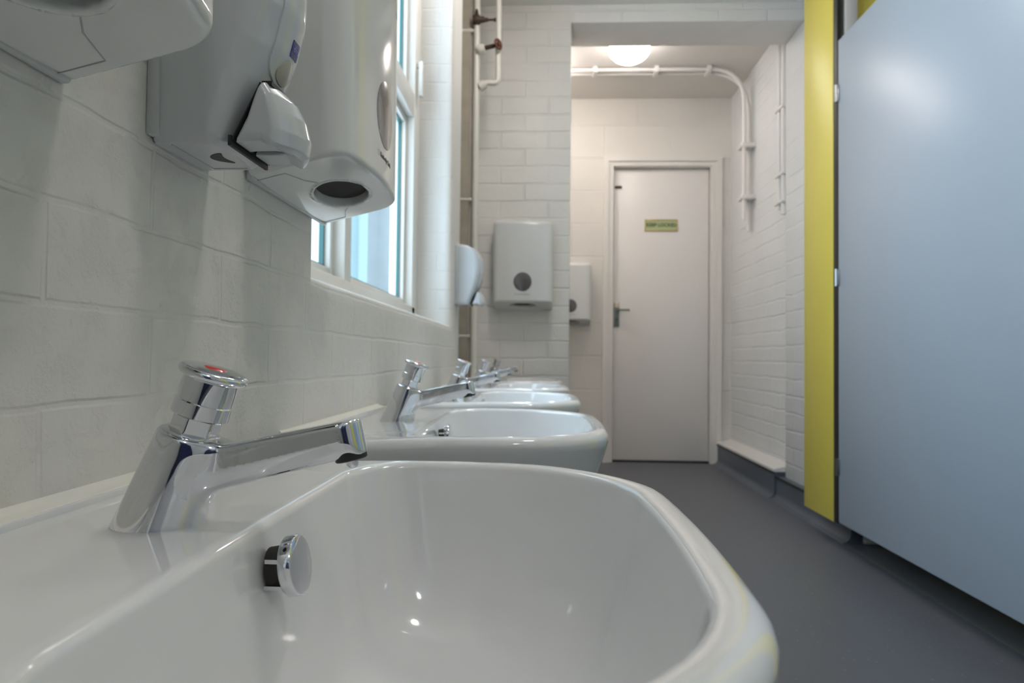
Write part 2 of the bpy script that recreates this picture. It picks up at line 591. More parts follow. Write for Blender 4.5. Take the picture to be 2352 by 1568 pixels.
def left_wall():
    bm = bmesh.new()
    r, nr = .03, 6
    X = WX
    xo = X - .30
    YN = 2.555

    def quad(a, b, c, d): bm.faces.new([bm.verts.new(p) for p in (a, b, c, d)])

    def face_strip(x, e):
        """wall leaf at x with both openings left out; e = widening of the openings"""
        Z0, Z1 = 0, ZC + .02
        c0, c1 = WZ0 - e, WZ1 + e
        quad((x, YR, Z0), (x, YN, Z0), (x, YN, c0), (x, YR, c0))
        quad((x, YR, c1), (x, YN, c1), (x, YN, Z1), (x, YR, Z1))
        for p, q in ((YR, W2Y0 - e), (W2Y1 + e, WY0 - e), (WY1 + e, YN)):
            quad((x, p, c0), (x, q, c0), (x, q, c1), (x, p, c1))
    face_strip(X, r); face_strip(xo, 0)
    for (y0, y1) in ((WY0, WY1), (W2Y0, W2Y1)):
        rings = []
        for k in range(nr + 1):
            th = math.pi / 2 * k / nr
            e = r * (1 - math.sin(th)); dx = r * (1 - math.cos(th))
            rings.append((X - dx, y0 - e, y1 + e, WZ0 - e, WZ1 + e))
        rings.append((X - .205, y0, y1, WZ0, WZ1))
        vr = []
        for (x, p, q, s_, t) in rings:
            vr.append([bm.verts.new(v) for v in ((x, p, s_), (x, q, s_), (x, q, t), (x, p, t))])
        for A, B in zip(vr, vr[1:]):
            for i in range(4):
                bm.faces.new((A[i], A[(i + 1) % 4], B[(i + 1) % 4], B[i]))
    Z1 = ZC + .02
    quad((X, YN, 0), (xo, YN, 0), (xo, YN, Z1), (X, YN, Z1))
    # beyond the pipe chase
    bm_box(bm, X - .24, X, 2.985, YE, 0, Z1)
    bmesh.ops.remove_doubles(bm, verts=bm.verts, dist=1e-5)
    o = bm_obj('wall_left', bm, M_LEFT, auto=60)

    def orient(o):
        # room face looks into the room, reveals look into their opening
        me = o.data
        for p in me.polygons:
            c, n = p.center, p.normal
            if abs(c.x - X) < 1e-4 and abs(n.x) > .9:
                want = Vector((1, 0, 0))
            elif c.x < X - 1e-4 and WZ0 - .04 < c.z < WZ1 + .04 and c.y < WY1 + .05 and abs(n.x) < .999:
                yc = (WY0 + WY1) / 2 if c.y > .2 else (W2Y0 + W2Y1) / 2
                hy = (WY1 - WY0) / 2
                want = Vector((.3, 0, 0))
                dy, dz = (yc - c.y) / hy, ((WZ0 + WZ1) / 2 - c.z) / ((WZ1 - WZ0) / 2)
                want += Vector((0, math.copysign(1, dy), 0)) if abs(dy) > abs(dz) else Vector((0, 0, math.copysign(1, dz)))
            else:
                continue
            if n.dot(want) < 0:
                p.flip()
        me.update()
    orient(o)
    # outer reveals outside the frames, colour darkened against sky glare
    bm = bmesh.new()
    for (y0, y1) in ((WY0, WY1), (W2Y0, W2Y1)):
        A, B = [[bm.verts.new(v) for v in ((x, y0, WZ0), (x, y1, WZ0), (x, y1, WZ1), (x, y0, WZ1))] for x in (X - .205, xo)]
        for i in range(4):
            bm.faces.new((A[i], A[(i + 1) % 4], B[(i + 1) % 4], B[i]))
    o2 = struct(bm_obj('trim_outer_reveal', bm, M_REVEAL))
    orient(o2)
    return struct(o)


left_wall()
bm = bmesh.new()
bm_box(bm, WX - .30, WX - .16, 2.552, 3.20, 0, ZC)
bm_box(bm, WX - .16, WX - .012, 2.965, 2.984, 0, ZC)
struct(bm_obj('wall_left_chase', bm, M_CHASE))

# end wall with the opening into the lobby
bm = bmesh.new()
bm_box(bm, WX - .2, .135, YE, YB, 0, ZLC, bev=.006)
bm_box(bm, .129, XP + .001, YE, YB, ZS, ZLC, bev=.003)
struct(bm_obj('wall_end', bm, M_END, auto=40))
bm = bmesh.new()
bm_box(bm, XP, XP + .30, 2.69, YB, 0, ZLC, bev=.006)
bm_box(bm, 1.56, 2.6, YE, YB, 0, ZLC)
struct(bm_obj('wall_right', bm, M_RIGHT, auto=40))
struct(box('wall_lobby_right', (XL, XL + .3, YB, YD, 0, ZLC), M_RIGHT))
struct(box('wall_lobby_left', (-.55, -.40, YB, YD, 0, ZLC), M_BLOCK))
DX0, DX1, DZ1 = .495, 1.158, CAMZ + 1.329
bm = bmesh.new()
bm_box(bm, -.55, DX0 - .03, YD, YD + .15, 0, ZLC)
bm_box(bm, DX1 + .03, 2.6, YD, YD + .15, 0, ZLC)
bm_box(bm, DX0 - .03, DX1 + .03, YD, YD + .15, DZ1 + .03, ZLC)
bm_box(bm, DX0 - .2, DX1 + .2, YD + .151, YD + .25, -.02, ZLC)  # unseen slab added behind the door, stops sky light leaking round it
struct(bm_obj('wall_lobby_back', bm, M_BLOCK))
struct(box('wall_rear', (-.55, 2.6, YR - .1, YR, 0, ZC), M_PLASTER))
struct(box('wall_cubicle_back', (2.45, 2.6, YR, YE, 0, ZC), M_PLASTER))

# unseen dark door added behind the camera to darken chrome reflections
rd = box('added_dark_door', (-.25, 1.0, YR, YR + .04, .01, 2.0), mat('added_door_dark_blue', (.04, .045, .10), .3), bev=.003)
struct(rd)

# skirtings
bm = bmesh.new()


def coved(bm, x_face, y0, y1, h, thick):
    """coved vinyl: upright face with a radius into the floor, facing -X"""
    prof = [(x_face + thick, h), (x_face, h), (x_face, .04)]
    for k in range(1, 7):
        th = math.pi / 2 * k / 6
        prof.append((x_face - .03 * (1 - math.cos(th)), .04 - .037 * math.sin(th)))
    prof += [(x_face - .034, .0), (x_face + thick, 0)]
    A = [bm.verts.new((x, y0, z)) for x, z in prof]
    B = [bm.verts.new((x, y1, z)) for x, z in prof]
    n = len(prof)
    for i in range(n):
        bm.faces.new((A[i], A[(i + 1) % n], B[(i + 1) % n], B[i]))
    bm.faces.new(A[::-1]); bm.faces.new(B)


coved(bm, 1.215, 2.70, YB, .112, XP - 1.215 + .002)
coved(bm, 1.205, YB, YD - .02, .135, XL - 1.205)
struct(bm_obj('baseboard_right', bm, M_SKIRT, auto=50))
bm = bmesh.new()
vs = []
for y in (YB + .002, YD - .002):
    vs.append([bm.verts.new(p) for p in ((1.203, y, .137), (1.203, y, .150), (XL + .002, y, .172), (XL + .002, y, .137))])
for i in range(4):
    bm.faces.new((vs[0][i], vs[0][(i + 1) % 4], vs[1][(i + 1) % 4], vs[1][i]))
bm.faces.new(vs[0]); bm.faces.new(vs[1][::-1])
struct(bm_obj('trim_ledge', bm, M_FRAME))
bm = bmesh.new()
bm_box(bm, 1.198, 1.206, YB, YD - .02, .130, .138)
bm_box(bm, 1.208, 1.218, 2.70, YB, .107, .116)
struct(bm_obj('trim_cap_strip', bm, M_BLACK))
struct(box('trim_floor_weld', (1.180, 1.194, YR, 2.66, 0, .0012), M_SEAM))


# ------------------------------------------------------------------ window
def window(name, wy0, wy1, ym0, ym1):
    root = empty(name, (WX - .12, wy0, WZ0))
    root['kind'] = 'structure'

    def fr(name, m, boxes, bev=.004, par=root):
        bm = bmesh.new()
        for b in boxes: bm_box(bm, *b, bev=bev)
        o = bm_obj(name, bm, m, auto=40)
        o.parent = par
        o.matrix_parent_inverse = Matrix.Translation(-Vector(root.location))
        return o
    x0, x1 = WX - .20, WX - .12
    y0, y1, z0, z1 = wy0, wy1, WZ0, WZ1
    zt0, zt1 = 1.52, 1.60
    fr('window_frame', M_UPVC, [(x0, x1, y0, y0 + .06, z0, z1), (x0, x1, y1 - .10, y1, z0, z1),
                                (x0, x1, y0 + .05, y1 - .05, z0, z0 + .055), (x0, x1, y0 + .05, y1 - .05, z1 - .055, z1),
                                (x0, x1, ym0, ym1, z0 + .05, z1 - .05),
                                (x0, x1 - .002, y0 + .05, y1 - .05, zt0, zt1)])
    for (a, b) in ((y0 + .06, ym0), (ym1, y1 - .10)):
        for (c, d) in ((z0 + .055, zt0), (zt1, z1 - .055)):
            t = .022
            xa, xb = x0 + .006, x1 - .026
            fr('sash', M_UPVC, [(xa, xb, a, a + t, c, d), (xa, xb, b - t, b, c, d), (xa, xb, a + t - .004, b - t + .004, c, c + t),
                                (xa, xb, a + t - .004, b - t + .004, d - t, d)])
            s = fr('glass_pane', M_GLASS, [(xa + .018, xa + .024, a + t - .004, b - t + .004, c + t - .004, d - t + .004)], bev=0)
            e = .006
            fr('glazing_gasket', M_GEDGE, [(xa + .024, xa + .034, a + t, a + t + e, c + t, d - t), (xa + .024, xa + .034, b - t - e, b - t, c + t, d - t),
                                           (xa + .024, xa + .034, a + t, b - t, c + t, c + t + e), (xa + .024, xa + .034, a + t, b - t, d - t - e, d - t)], bev=0)
    fr('window_handle', M_UPVC, [(x1 - .026, x1 - .012, y1 - .083, y1 - .057, 1.66, 1.78), (x1 - .012, x1 + .02, y1 - .077, y1 - .063, 1.70, 1.72),
                                 (x1 + .008, x1 + .022, y1 - .083, y1 - .057, 1.60, 1.72)], bev=.003)


window('window_1', WY0, WY1, 1.468, 1.518)
window('added_window_2', W2Y0, W2Y1, -1.29, -1.21)  # unseen window added behind the camera for more daylight
if SKY_PORTAL:
    for (p, q) in ((WY0, WY1), (W2Y0, W2Y1)):
        ld = bpy.data.lights.new('window_portal', 'AREA')
        ld.shape = 'RECTANGLE'; ld.size = q - p; ld.size_y = WZ1 - WZ0
        lo = bpy.data.objects.new('window_portal', ld); COL.objects.link(lo)
        lo.matrix_world = Matrix.Translation((WX - .29, (p + q) / 2, (WZ0 + WZ1) / 2)) @ Matrix(((0, 0, -1), (1, 0, 0), (0, -1, 0))).to_4x4()
        ld.cycles.is_portal = True

# building added across the yard to tone down the sky in the window
bm = bmesh.new()
bm_box(bm, -9.0, -1.35, 7.0, 7.6, -.5, 5.5)
for x in (-1.9, -2.7, -4.1, -5.5, -6.9):
    bm_box(bm, x, x + .22, 6.88, 7.0, -.5, 5.4, bev=.01)
o = bm_obj('added_outbuilding', bm, M_OUT, auto=40)
tag(o, 'added blue-grey building wall with upright ribs, toning down the sky outside the window', 'building')

# ------------------------------------------------------------------ basin
NS, NCN = 14, 12


def plan(xb, xf, hw, rb, rf, taper=0.0, bow=0.0):
    """rounded plan outline, x from the wall outwards; constant point count."""
    k = min(1.0, .96 * (xf - xb) / (rb + rf), .96 * hw / max(rb, rf))
    rb, rf = rb * k, rf * k

    def arc(cx, cy, r, a0, a1, n):
        return [(cx + r * math.cos(a0 + (a1 - a0) * k / n), cy + r * math.sin(a0 + (a1 - a0) * k / n)) for k in range(n)]
    P = []
    corners = [((xf - rf, hw - rf), rf, 0, math.pi / 2), ((xb + rb, hw - rb), rb, math.pi / 2, math.pi),
               ((xb + rb, -hw + rb), rb, math.pi, 1.5 * math.pi), ((xf - rf, -hw + rf), rf, 1.5 * math.pi, 2 * math.pi)]
    segs = []
    for (c, r, a0, a1) in corners:
        segs.append(arc(c[0], c[1], r, a0, a1, NCN) + [(c[0] + r * math.cos(a1), c[1] + r * math.sin(a1))])
    for i in range(4):
        P += segs[i]
        a = segs[i][-1]; b = segs[(i + 1) % 4][0]
        P += [(a[0] + (b[0] - a[0]) * k / NS, a[1] + (b[1] - a[1]) * k / NS) for k in range(1, NS)]
    out = []
    L = xf - xb
    for (x, y) in P:
        s = (x - xb) / L
        yy = y * (1 - taper * max(0, s) ** 2)
        xx = x - bow * (yy / max(hw, 1e-6)) ** 2 * max(0, s) ** 3
        out.append((xx, yy))
    return out


def make_basin():
    W, D = .2465, .413
    rings = []

    def O(inset, z, backin=0.0):
        rings.append([(x, y, z) for x, y in plan(.003 + backin, D - inset, W - inset, .012, .125 - inset * .3, .088, .018)])
    # underside to rim, outside
    O(.13, -.186); O(.10, -.184); O(.070, -.172); O(.043, -.146); O(.024, -.100); O(.013, -.060); O(.0045, -.032)
    O(.0012, -.020)
    r = .0115
    for k in range(8):
        th = math.pi / 2 * k / 7 * .86
        O(r * (1 - math.cos(th)), -r * 1.1 + r * 1.1 * math.sin(th), backin=0)
    # top of the rim to the inner edge
    xb, xf, hw = .149, .3925, .2265

    def I(inset, z, rb=.055, rf=.112, fin=None, bin=None):
        a = inset if bin is None else bin
        b = inset if fin is None else fin
        rings.append([(x, y, z) for x, y in plan(xb + a, xf - b, hw - inset, max(.02, rb - inset * .2), max(.03, rf - inset * .25), .088, .018)])
    I(-.0058, .0004); I(-.003, .0002)
    ri = .0065
    for k in range(1, 7):
        th = math.pi / 2 * k / 6 * .93
        I(-.003 + ri * math.sin(th), -ri * (1 - math.cos(th)))
    I(.006, -.016, bin=.005); I(.010, -.035, bin=.009); I(.015, -.060, bin=.014); I(.022, -.088, bin=.020)
    I(.032, -.112, bin=.028); I(.046, -.128, bin=.040); I(.064, -.137, bin=.056); I(.082, -.141, bin=.076)
    # towards the waste
    wx, wy = .265, 0
    base = rings[-1]
    for s, z in ((.75, -.1435), (.5, -.1455), (.3, -.147)):
        rings.append([(wx + (x - wx) * s, wy + (y - wy) * s, z) for x, y, _ in base])
    n = len(rings[0])
    circ = [(wx + .023 * math.cos(2 * math.pi * k / n + 0), wy + .023 * math.sin(2 * math.pi * k / n)) for k in range(n)]
    # align circle with ring start (ring starts at the +x side)
    rings.append([])
    for k, (x, y, _) in enumerate(base):
        a = math.atan2(y - wy, x - wx)
        rings[-1].append((wx + .023 * math.cos(a), wy + .023 * math.sin(a), -.1485))
    def lower(p):
        u = min(1, max(0, (p[0] - .10) / .11)); u = u * u * (3 - 2 * u)
        return (p[0], p[1], p[2] - .0042 * (1 - u))
    verts = [lower(p) for ring in rings for p in ring]
    faces = []
    for i in range(len(rings) - 1):
        for k in range(n):
            k2 = (k + 1) % n
            faces.append((i * n + k, i * n + k2, (i + 1) * n + k2, (i + 1) * n + k))
    faces.append(tuple(range(n))[::-1])
    faces.append(tuple((len(rings) - 1) * n + k for k in range(n)))
    me = mesh_from(verts, faces, True)
    root = empty('washbasin')
    bm = bmesh.new(); bm.from_mesh(me); bpy.data.meshes.remove(me)
    bm_obj('bowl', bm, M_CERAMIC, root, auto=75)
    box('back_ledge', (.0, .017, -W + .004, W - .004, -.008, .0006), M_CERAMIC, root, bev=.0015)
    # white bead against the wall
    bm = bmesh.new()
    pr = [(-.001, -.001), (.0155, .0004), (.0140, .0012), (.009, .0016), (.004, .0026), (.001, .0050), (-.001, .0050)]
    A = [bm.verts.new((x, -W + .002, z)) for x, z in pr]; B = [bm.verts.new((x, W - .002, z)) for x, z in pr]
    for i in range(len(pr)):
        j = (i + 1) % len(pr)
        bm.faces.new((A[i], A[j], B[j], B[i]))
    bm.faces.new(A); bm.faces.new(B[::-1])
    bm_obj('sealant_bead', bm, M_SEAL, root, auto=60)
    # overflow cover on the back wall of the bowl
    ax = Vector((math.cos(R(10)), 0, math.sin(R(10))))
    ov = lathe('overflow_cover', [(0, .0175), (.0158, .0175), (.0170, .0170), (.0175, .0160), (.0175, .0105), (.0170, .0098), (.0150, .0098), (0, .0098)], M_CHROME, root,
               origin=(.1590, 0, -.0285), axis=ax)
    lathe('overflow_throat', [(0, .0100), (.0125, .0100), (.0125, .0), (0, .0)], M_DARKIN, ov, origin=(.1590, 0, -.0285), axis=ax)
    bm = bmesh.new()
    for s in (-1, 1):
        for t in (-1, 1):
            bm_box(bm, .159, .1695, s * .0105 - .0018, s * .0105 + .0018, -.0285 + t * .0075 - .0012, -.0285 + t * .0075 + .0012)
    bm_obj('bracket', bm, M_CHROME, ov)
    w = lathe('waste_outlet', [(0, .0005), (.016, .0005), (.018, .0022), (.026, .0030), (.0285, .0018), (.029, .0), (0, 0)][::-1], M_CHROME, root, origin=(.265, 0, -.1485))
    return root


# ------------------------------------------------------------------ tap
def make_tap():
    root = empty('push_tap')
    A = np.array([math.sin(R(18.5)), 0, math.cos(R(18.5))])
    T = .0535

    def f(P):
        x, y, z = P[:, 0], P[:, 1], P[:, 2]
        t = P @ A
        rr = P - t[:, None] * A
        rad = np.linalg.norm(rr, axis=1)
        R0 = .0240 + (.0182 - .0240) * np.clip(t / T, -.3, 1.2)
        cone = (rad - R0) * .98
        cone = rint(cone, t - T, .0022)
        # spout
        p0 = np.array([.012, 0, .0275]); p1 = np.array([.1135, 0, .0512])
        d = p1 - p0; L = np.linalg.norm(d); d = d / L
        up = np.array([-d[2], 0, d[0]])
        q = P - p0
        u = q @ d; w = q @ up; v = np.abs(y)
        s = np.clip(u / L, 0, 1)
        hh = .0125 + (.0098 - .0125) * s
        hw = .0112 + (.0108 - .0112) * s
        side = v - hw
        top = w - hh
        bot = -w - hh
        ch = (v * .86 - w * .51) - (hw * .86 + hh * .51 - .0034)   # chamfered underside
        sec = rint(side, np.maximum(top, bot), .0035)
        sec = rint(sec, ch, .002)
        # rounded nose in plan
        nose = np.hypot(np.maximum(u - (L - .011), 0), v) - hw
        endc = np.maximum(u - L, -u)
        sp = rint(sec, np.maximum(endc, np.where(u > L - .011, nose, -1)), .002)
        b = smin(cone, sp, .009)
        return rint(b, -z, .0006)
    body = sdf_mesh('tap_body', f, (-.032, -.030, -.004), (.128, .030, .072), .00115, M_CHROME, root)
    ax = tuple(A)
    # valve stem with flats
    lathe('valve_stem', [(0, .051), (.0138, .051), (.0142, .0550), (.0128, .0565), (.0128, .0700), (0, .0700)], M_CHROME, root, axis=ax, flats=(6, .0116), n=96)
    lathe('collar', [(0, .051), (.0155, .051), (.0155, .0537), (.0150, .0545), (.0135, .0548), (0, .0548)], M_CHROME, root, axis=ax)
    # push button
    prof = [(0, .0655), (.0120, .0655), (.0120, .0640), (.0150, .0640), (.0155, .0646), (.0155, .0722), (.0149, .0728), (.0149, .0735), (.0150, .0800), (.0148, .0850)]
    for k in range(13):
        th = -math.pi * .55 + math.pi * 1.1 * k / 12
        prof.append((.0160 + .0027 * math.cos(th), .0884 + .0027 * math.sin(th)))
    prof += [(.0140, .0913), (.0120, .0916), (.0064, .0917), (0, .0917)]
    btn = lathe('push_button', prof, M_CHROME, root, axis=ax, n=96)
    for k in range(2):
        pass
    lathe('red_disc', [(0, .0913), (.0060, .0913), (.0062, .0917), (.0056, .0921), (0, .0923)], M_RED, btn, axis=ax)
    # outlet
    ddx = Vector((-.227, 0, .974))
    o = Vector((.1062, 0, .0405))
    lathe('outlet', [(0, -.0032), (.0078, -.0032), (.0088, -.0026), (.0088, .0030), (0, .0030)], M_BLACK, root, origin=o, axis=ddx)
    lathe('water_drop', [(0, -.0078), (.0020, -.0072), (.0034, -.0055), (.0036, -.0035), (0, -.0030)], M_CHROME, root, origin=o, axis=ddx, n=24)
    return root


b0 = make_basin(); t0 = make_tap()
YT0, DY = .392, .655
basin_lab = ['nearest white washbasin, large in the foreground with its front rim cut by the photo edge',
             'second white washbasin from the front, whole, with the taps of others behind it',
             'third white washbasin from the front, in the middle of the row',
             'fourth white washbasin from the front, next to last before the end wall',
             'farthest white washbasin, a thin rim against the end wall below the towel dispenser']
tap_lab = ['nearest chrome push tap with a large round red-dotted button, in sharp focus',
           'second chrome push tap from the front, complete above the second washbasin',
           'third chrome push tap from the front, its button in front of the pipe recess',
           'fourth chrome push tap from the front, blurred, on the next to last washbasin',
           'farthest chrome push tap, a tiny blurred one on the last washbasin']
for i in range(5):
    b = b0 if i == 0 else copy_tree(b0)
    t = t0 if i == 0 else copy_tree(t0)
    b.location = (WX, YT0 + DY * i, DECK)
    t.location = (WX + .0915, YT0 + DY * i, DECK - .0040)
    t.scale = (1.06,) * 3
    tag(b, basin_lab[i], 'washbasin', 'washbasins in a row along the left wall')
    tag(t, tap_lab[i], 'tap', 'push taps on the row of washbasins')


# ------------------------------------------------------------------ paper towel dispenser
TW, TD, TH = .136, .126, .412


def f_towel(P):
    x, o, z = P[:, 0], -P[:, 1], P[:, 2]
    oo = o + .016 * (x / TW) ** 2
    d2 = rbox2(x, oo - (TD - .03) / 2, TW, (TD + .03) / 2, .026)
    d2 = rint(d2, -o + .004, .002)
    zb = .010 + .032 / TD * o + .004 * (x / TW) ** 2
    b = rint(d2, (zb - z) * .96, .0065)
    b = rint(b, z - TH, .022)
    hx, ho = x / .060, (o - .070) / .031
    hole = (np.hypot(hx, ho) - 1) * .031
    b = smin(b, np.maximum(np.abs(hole) - .003, np.maximum(zb - .0022 - z, z - zb - .01)), .003)
    b = rint(b, -np.maximum(hole, z - (zb + .030)), .003)
    return b


def make_towel():
    root = empty('paper_towel_dispenser')
    sdf_mesh('cover', f_towel, (-TW - .006, -TD - .006, -.004), (TW + .006, .004, TH + .006), .0031, M_PLAST2, root)
    # back plate hanging a little lower than the cover
    bm = bmesh.new()
    bm_box(bm, -TW + .004, TW - .004, -.008, 0, .0125, TH - .012, bev=.003)
    bm_obj('back_plate', bm, M_PLAST_BG, root, auto=40)
    # bottom seam between tray and cover
    zb = lambda x, o: .010 + .032 / TD * o + .004 * (x / TW) ** 2
    for sgn in (-1, 1):
        pth = [(sgn * .118, -.006), (sgn * .118, -.040), (sgn * .082, -.050), (sgn * .072, -.056), (sgn * .062, -.062)]
        tube('seam', [(x, y, zb(x, -y) - .0001) for x, y in pth], .0006, M_PLAST_G, root, n=6)
    # dark disc painted in for the shade inside the oval hole
    n = 40
    bm = bmesh.new()
    ring = [bm.verts.new((.0590 * math.cos(2 * math.pi * k / n), -.070 + .0300 * math.sin(2 * math.pi * k / n), .010 + .032 / TD * (.070 - .0300 * math.sin(2 * math.pi * k / n)) + .011)) for k in range(n)]
    r2 = [bm.verts.new((v.co.x, v.co.y, v.co.z + .004)) for v in ring]
    bm.faces.new(ring); bm.faces.new(r2[::-1])
    for k in range(n): bm.faces.new((ring[k], ring[(k + 1) % n], r2[(k + 1) % n], r2[k]))
    bm_obj('towel_slot_shade', bm, M_DARKIN, root)
    ol = [(.041 * math.cos(2 * math.pi * k / 48), .130 + .043 * math.sin(2 * math.pi * k / 48)) for k in range(48)]
    patch('level_window', f_towel, ol, .0005, M_WIN_DARK, root, dome=.0015)
    m = text_on('maker_mark', 'Kimberly-Clark', .0092, .004, .0735, f_towel, .0004, M_INK, root)
    # small round emblem before the word
    bm = bmesh.new()
    k0 = 24
    for (ra, rb) in ((.0035, .0028),):
        X = np.array([-.0325 + r * math.cos(2 * math.pi * k / k0) for r in (ra, rb) for k in range(k0)])
        Z = np.array([.0735 + r * math.sin(2 * math.pi * k / k0) for r in (ra, rb) for k in range(k0)])
        Y = surf_y(f_towel, X, Z, -.2) - .0004
        vs = [bm.verts.new(p) for p in zip(X, Y, Z)]
        for k in range(k0):
            bm.faces.new((vs[k], vs[(k + 1) % k0], vs[k0 + (k + 1) % k0], vs[k0 + k]))
    bm_obj('maker_emblem', bm, M_INK, root)
    return root


tw = make_towel()
spots = [((.0, YE, CAMZ + .206), 0, 1.0, 'white towel dispenser with dark round window on the end wall above the last washbasin'),
         ((WX, .822, CAMZ + .174), R(90), .95, 'white paper towel dispenser on the left wall beside the window'),
         ((WX, .298, CAMZ + .163), R(90), .95, 'white dispenser cut by the top left corner of the photo, seen from underneath'),
         ((.195, YD, CAMZ + .219), 0, 1.04, 'white paper towel dispenser beside the lobby door, half hidden behind the opening edge')]
spots[0] = ((-.090, YE, CAMZ + .221), 0, 1.04, spots[0][3])
for i, (loc, rz, s, lab) in enumerate(spots):
    o = tw if i == 0 else copy_tree(tw)
    o.location = loc; o.rotation_euler = (0, 0, rz); o.scale = (s,) * 3
    tag(o, lab, 'towel dispenser', 'paper towel dispensers on the walls')


# ------------------------------------------------------------------ soap dispenser
SW = .050
body_poly = [(0, 0), (.052, 0), (.060, .004), (.072, .030), (.084, .055), (.096, .085), (.1045, .120), (.1055, .150), (.101, .178), (.090, .202), (.072, .220), (.048, .230), (.020, .233), (0, .233)]


def f_soap(P):
    x, o, z = P[:, 0], -P[:, 1], P[:, 2]
    oo = o + .026 * (x / SW) ** 2 * np.clip((o - .03) / .06, 0, 1)
    d = sdpoly(oo, z, body_poly) * .93
    w = SW - .004 * np.clip(o / .1, 0, 1)
    return rint(d, np.abs(x) - w, .013)


lever_poly = [(.0620, .0035), (.0850, .0510), (.0925, .0530), (.1010, .0440), (.1080, .0300), (.1120, .0140), (.1100, .0015), (.1040, -.0010), (.0900, .0040)]


def f_lever(P):
    x, o, z = P[:, 0], -P[:, 1], P[:, 2]
    oo = o + .020 * (x / .038) ** 2 * np.clip((o - .075) / .03, 0, 1) - .002
    d = sdpoly(oo, z, lever_poly) * .85
    d = rint(d, np.abs(x) - .0375, .006)
    # slot underneath
    sl = np.maximum(np.hypot(x / .006, (o - .080) / .017) - 1, 0)
    slot = np.maximum((np.hypot(x / .006, (o - .078) / .018) - 1) * .006, z - .016)
    return rint(d, -slot, .001)


def make_soap():
    root = empty('soap_dispenser')
    bd = sdf_mesh('casing', f_soap, (-SW - .004, -.112, -.004), (SW + .004, .004, .238), .0022, M_PLAST, root)
    bm = bmesh.new()
    bm_box(bm, -SW - .0015, SW + .0015, -.010, 0, .004, .228, bev=.002)
    bm_obj('back_plate', bm, M_PLAST_BG, root, auto=40)
    lv = sdf_mesh('push_lever', f_lever, (-.043, -.118, -.006), (.043, -.05, .058), .0016, M_PLAST, root)
    # black strips painted in for the shaded gap round the lever
    bm = bmesh.new()
    bm_box(bm, -.037, .037, -.0628, -.0600, -.0003, .008)
    q = [(-.0640, .004), (-.0862, .0505), (-.0856, .0512), (-.0630, .0046)]
    bm_box(bm, -.0300, .0320, -.0925, -.0840, .0510, .0548)
    A = [bm.verts.new((-.0372, y, z)) for y, z in q]; B = [bm.verts.new((.0372, y, z)) for y, z in q]
    for i in range(4):
        j = (i + 1) % 4
        bm.faces.new((A[i], A[j], B[j], B[i]))
    bm.faces.new(A); bm.faces.new(B[::-1])
    bm_obj('lever_gap_shade', bm, M_BLACK, root)
    box('lever_slot_shade', (-.005, .005, -.095, -.062, .0125, .0145), M_DARKIN, lv)  # dark plate standing for the shade deep in the slot
    # black patch drawn as the shade of a key slot underneath
    bm = bmesh.new()
    n = 24
    A = [bm.verts.new((.014 * math.cos(2 * math.pi * k / n), -.038 + .006 * math.sin(2 * math.pi * k / n) - .004 * math.cos(4 * math.pi * k / n), -.0004)) for k in range(n)]
    B = [bm.verts.new((v.co.x, v.co.y, .003)) for v in A]
    bm.faces.new(A); bm.faces.new(B[::-1])
    for k in range(n): bm.faces.new((A[k], A[(k + 1) % n], B[(k + 1) % n], B[k]))
    bm_obj('key_slot_shade', bm, M_BLACK, root)
    tube('seam', [(-SW + .012, -.0145, -.0001), (SW - .018, -.0145, -.0001), (SW - .018, -.046, -.0001)], .0005, M_PLAST_G, root, n=6)
    # raised centre panel on the front with a rounded lower end
    ol = []
    zt, zl, hw = .222, .080, .024
    for k in range(21):
        th = math.pi + math.pi * k / 20
        ol.append((hw * math.cos(th), zl + .022 * math.sin(th)))
    for k in range(1, 16): ol.append((hw, zl + (zt - zl) * k / 15))
    for k in range(1, 8): ol.append((hw - 2 * hw * k / 8, zt))
    for k in range(0, 15): ol.append((-hw, zt - (zt - zl) * k / 15))
    pn = patch('front_panel', f_soap, ol, .0016, M_PLAST, root, rings=14)
    f_p = lambda P: f_soap(P) - .0016
    tear = []
    for k in range(36):
        th = 2 * math.pi * k / 36
        r = .0135 * (1 + .0 * math.sin(th))
        xx = -.003 + .0115 * math.cos(th) * (1 - .45 * max(0, math.sin(th)))
        tear.append((xx, .0705 + (.0125 if math.sin(th) > 0 else .0095) * math.sin(th)))
    patch('level_window', f_p, tear, .0009, M_LENS, root, dome=.0012)
    bd = patch('badge', f_p, [(-.006, .0860), (.008, .0860), (.008, .1000), (-.006, .1000)], .0007, M_BADGE, root, rings=4)
    f_b = lambda P: f_soap(P) - .0023
    text_on('badge_letters', 'deb', .0075, .001, .0932, f_b, .0003, M_BADGE_T, bd)
    return root


sp = make_soap()
sp.location = (WX, .568, CAMZ + .170); sp.rotation_euler = (0, 0, R(90))
tag(sp, 'nearest soap dispenser on the left wall, with small indigo badge and wedge lever', 'soap dispenser', 'soap dispensers on the left wall')
s2 = copy_tree(sp)
s2.location = (WX, 2.475, CAMZ + .190)
s2.scale = (.95,) * 3
tag(s2, 'farther soap dispenser, seen from its white rounded side beyond the window', 'soap dispenser', 'soap dispensers on the left wall')


# ------------------------------------------------------------------ cubicles
def place_child(o, root):
    o.parent = root
    o.matrix_parent_inverse = root.matrix_basis.inverted()
    return o


ZBOT, ZTOP = .117, CAMZ + 1.198


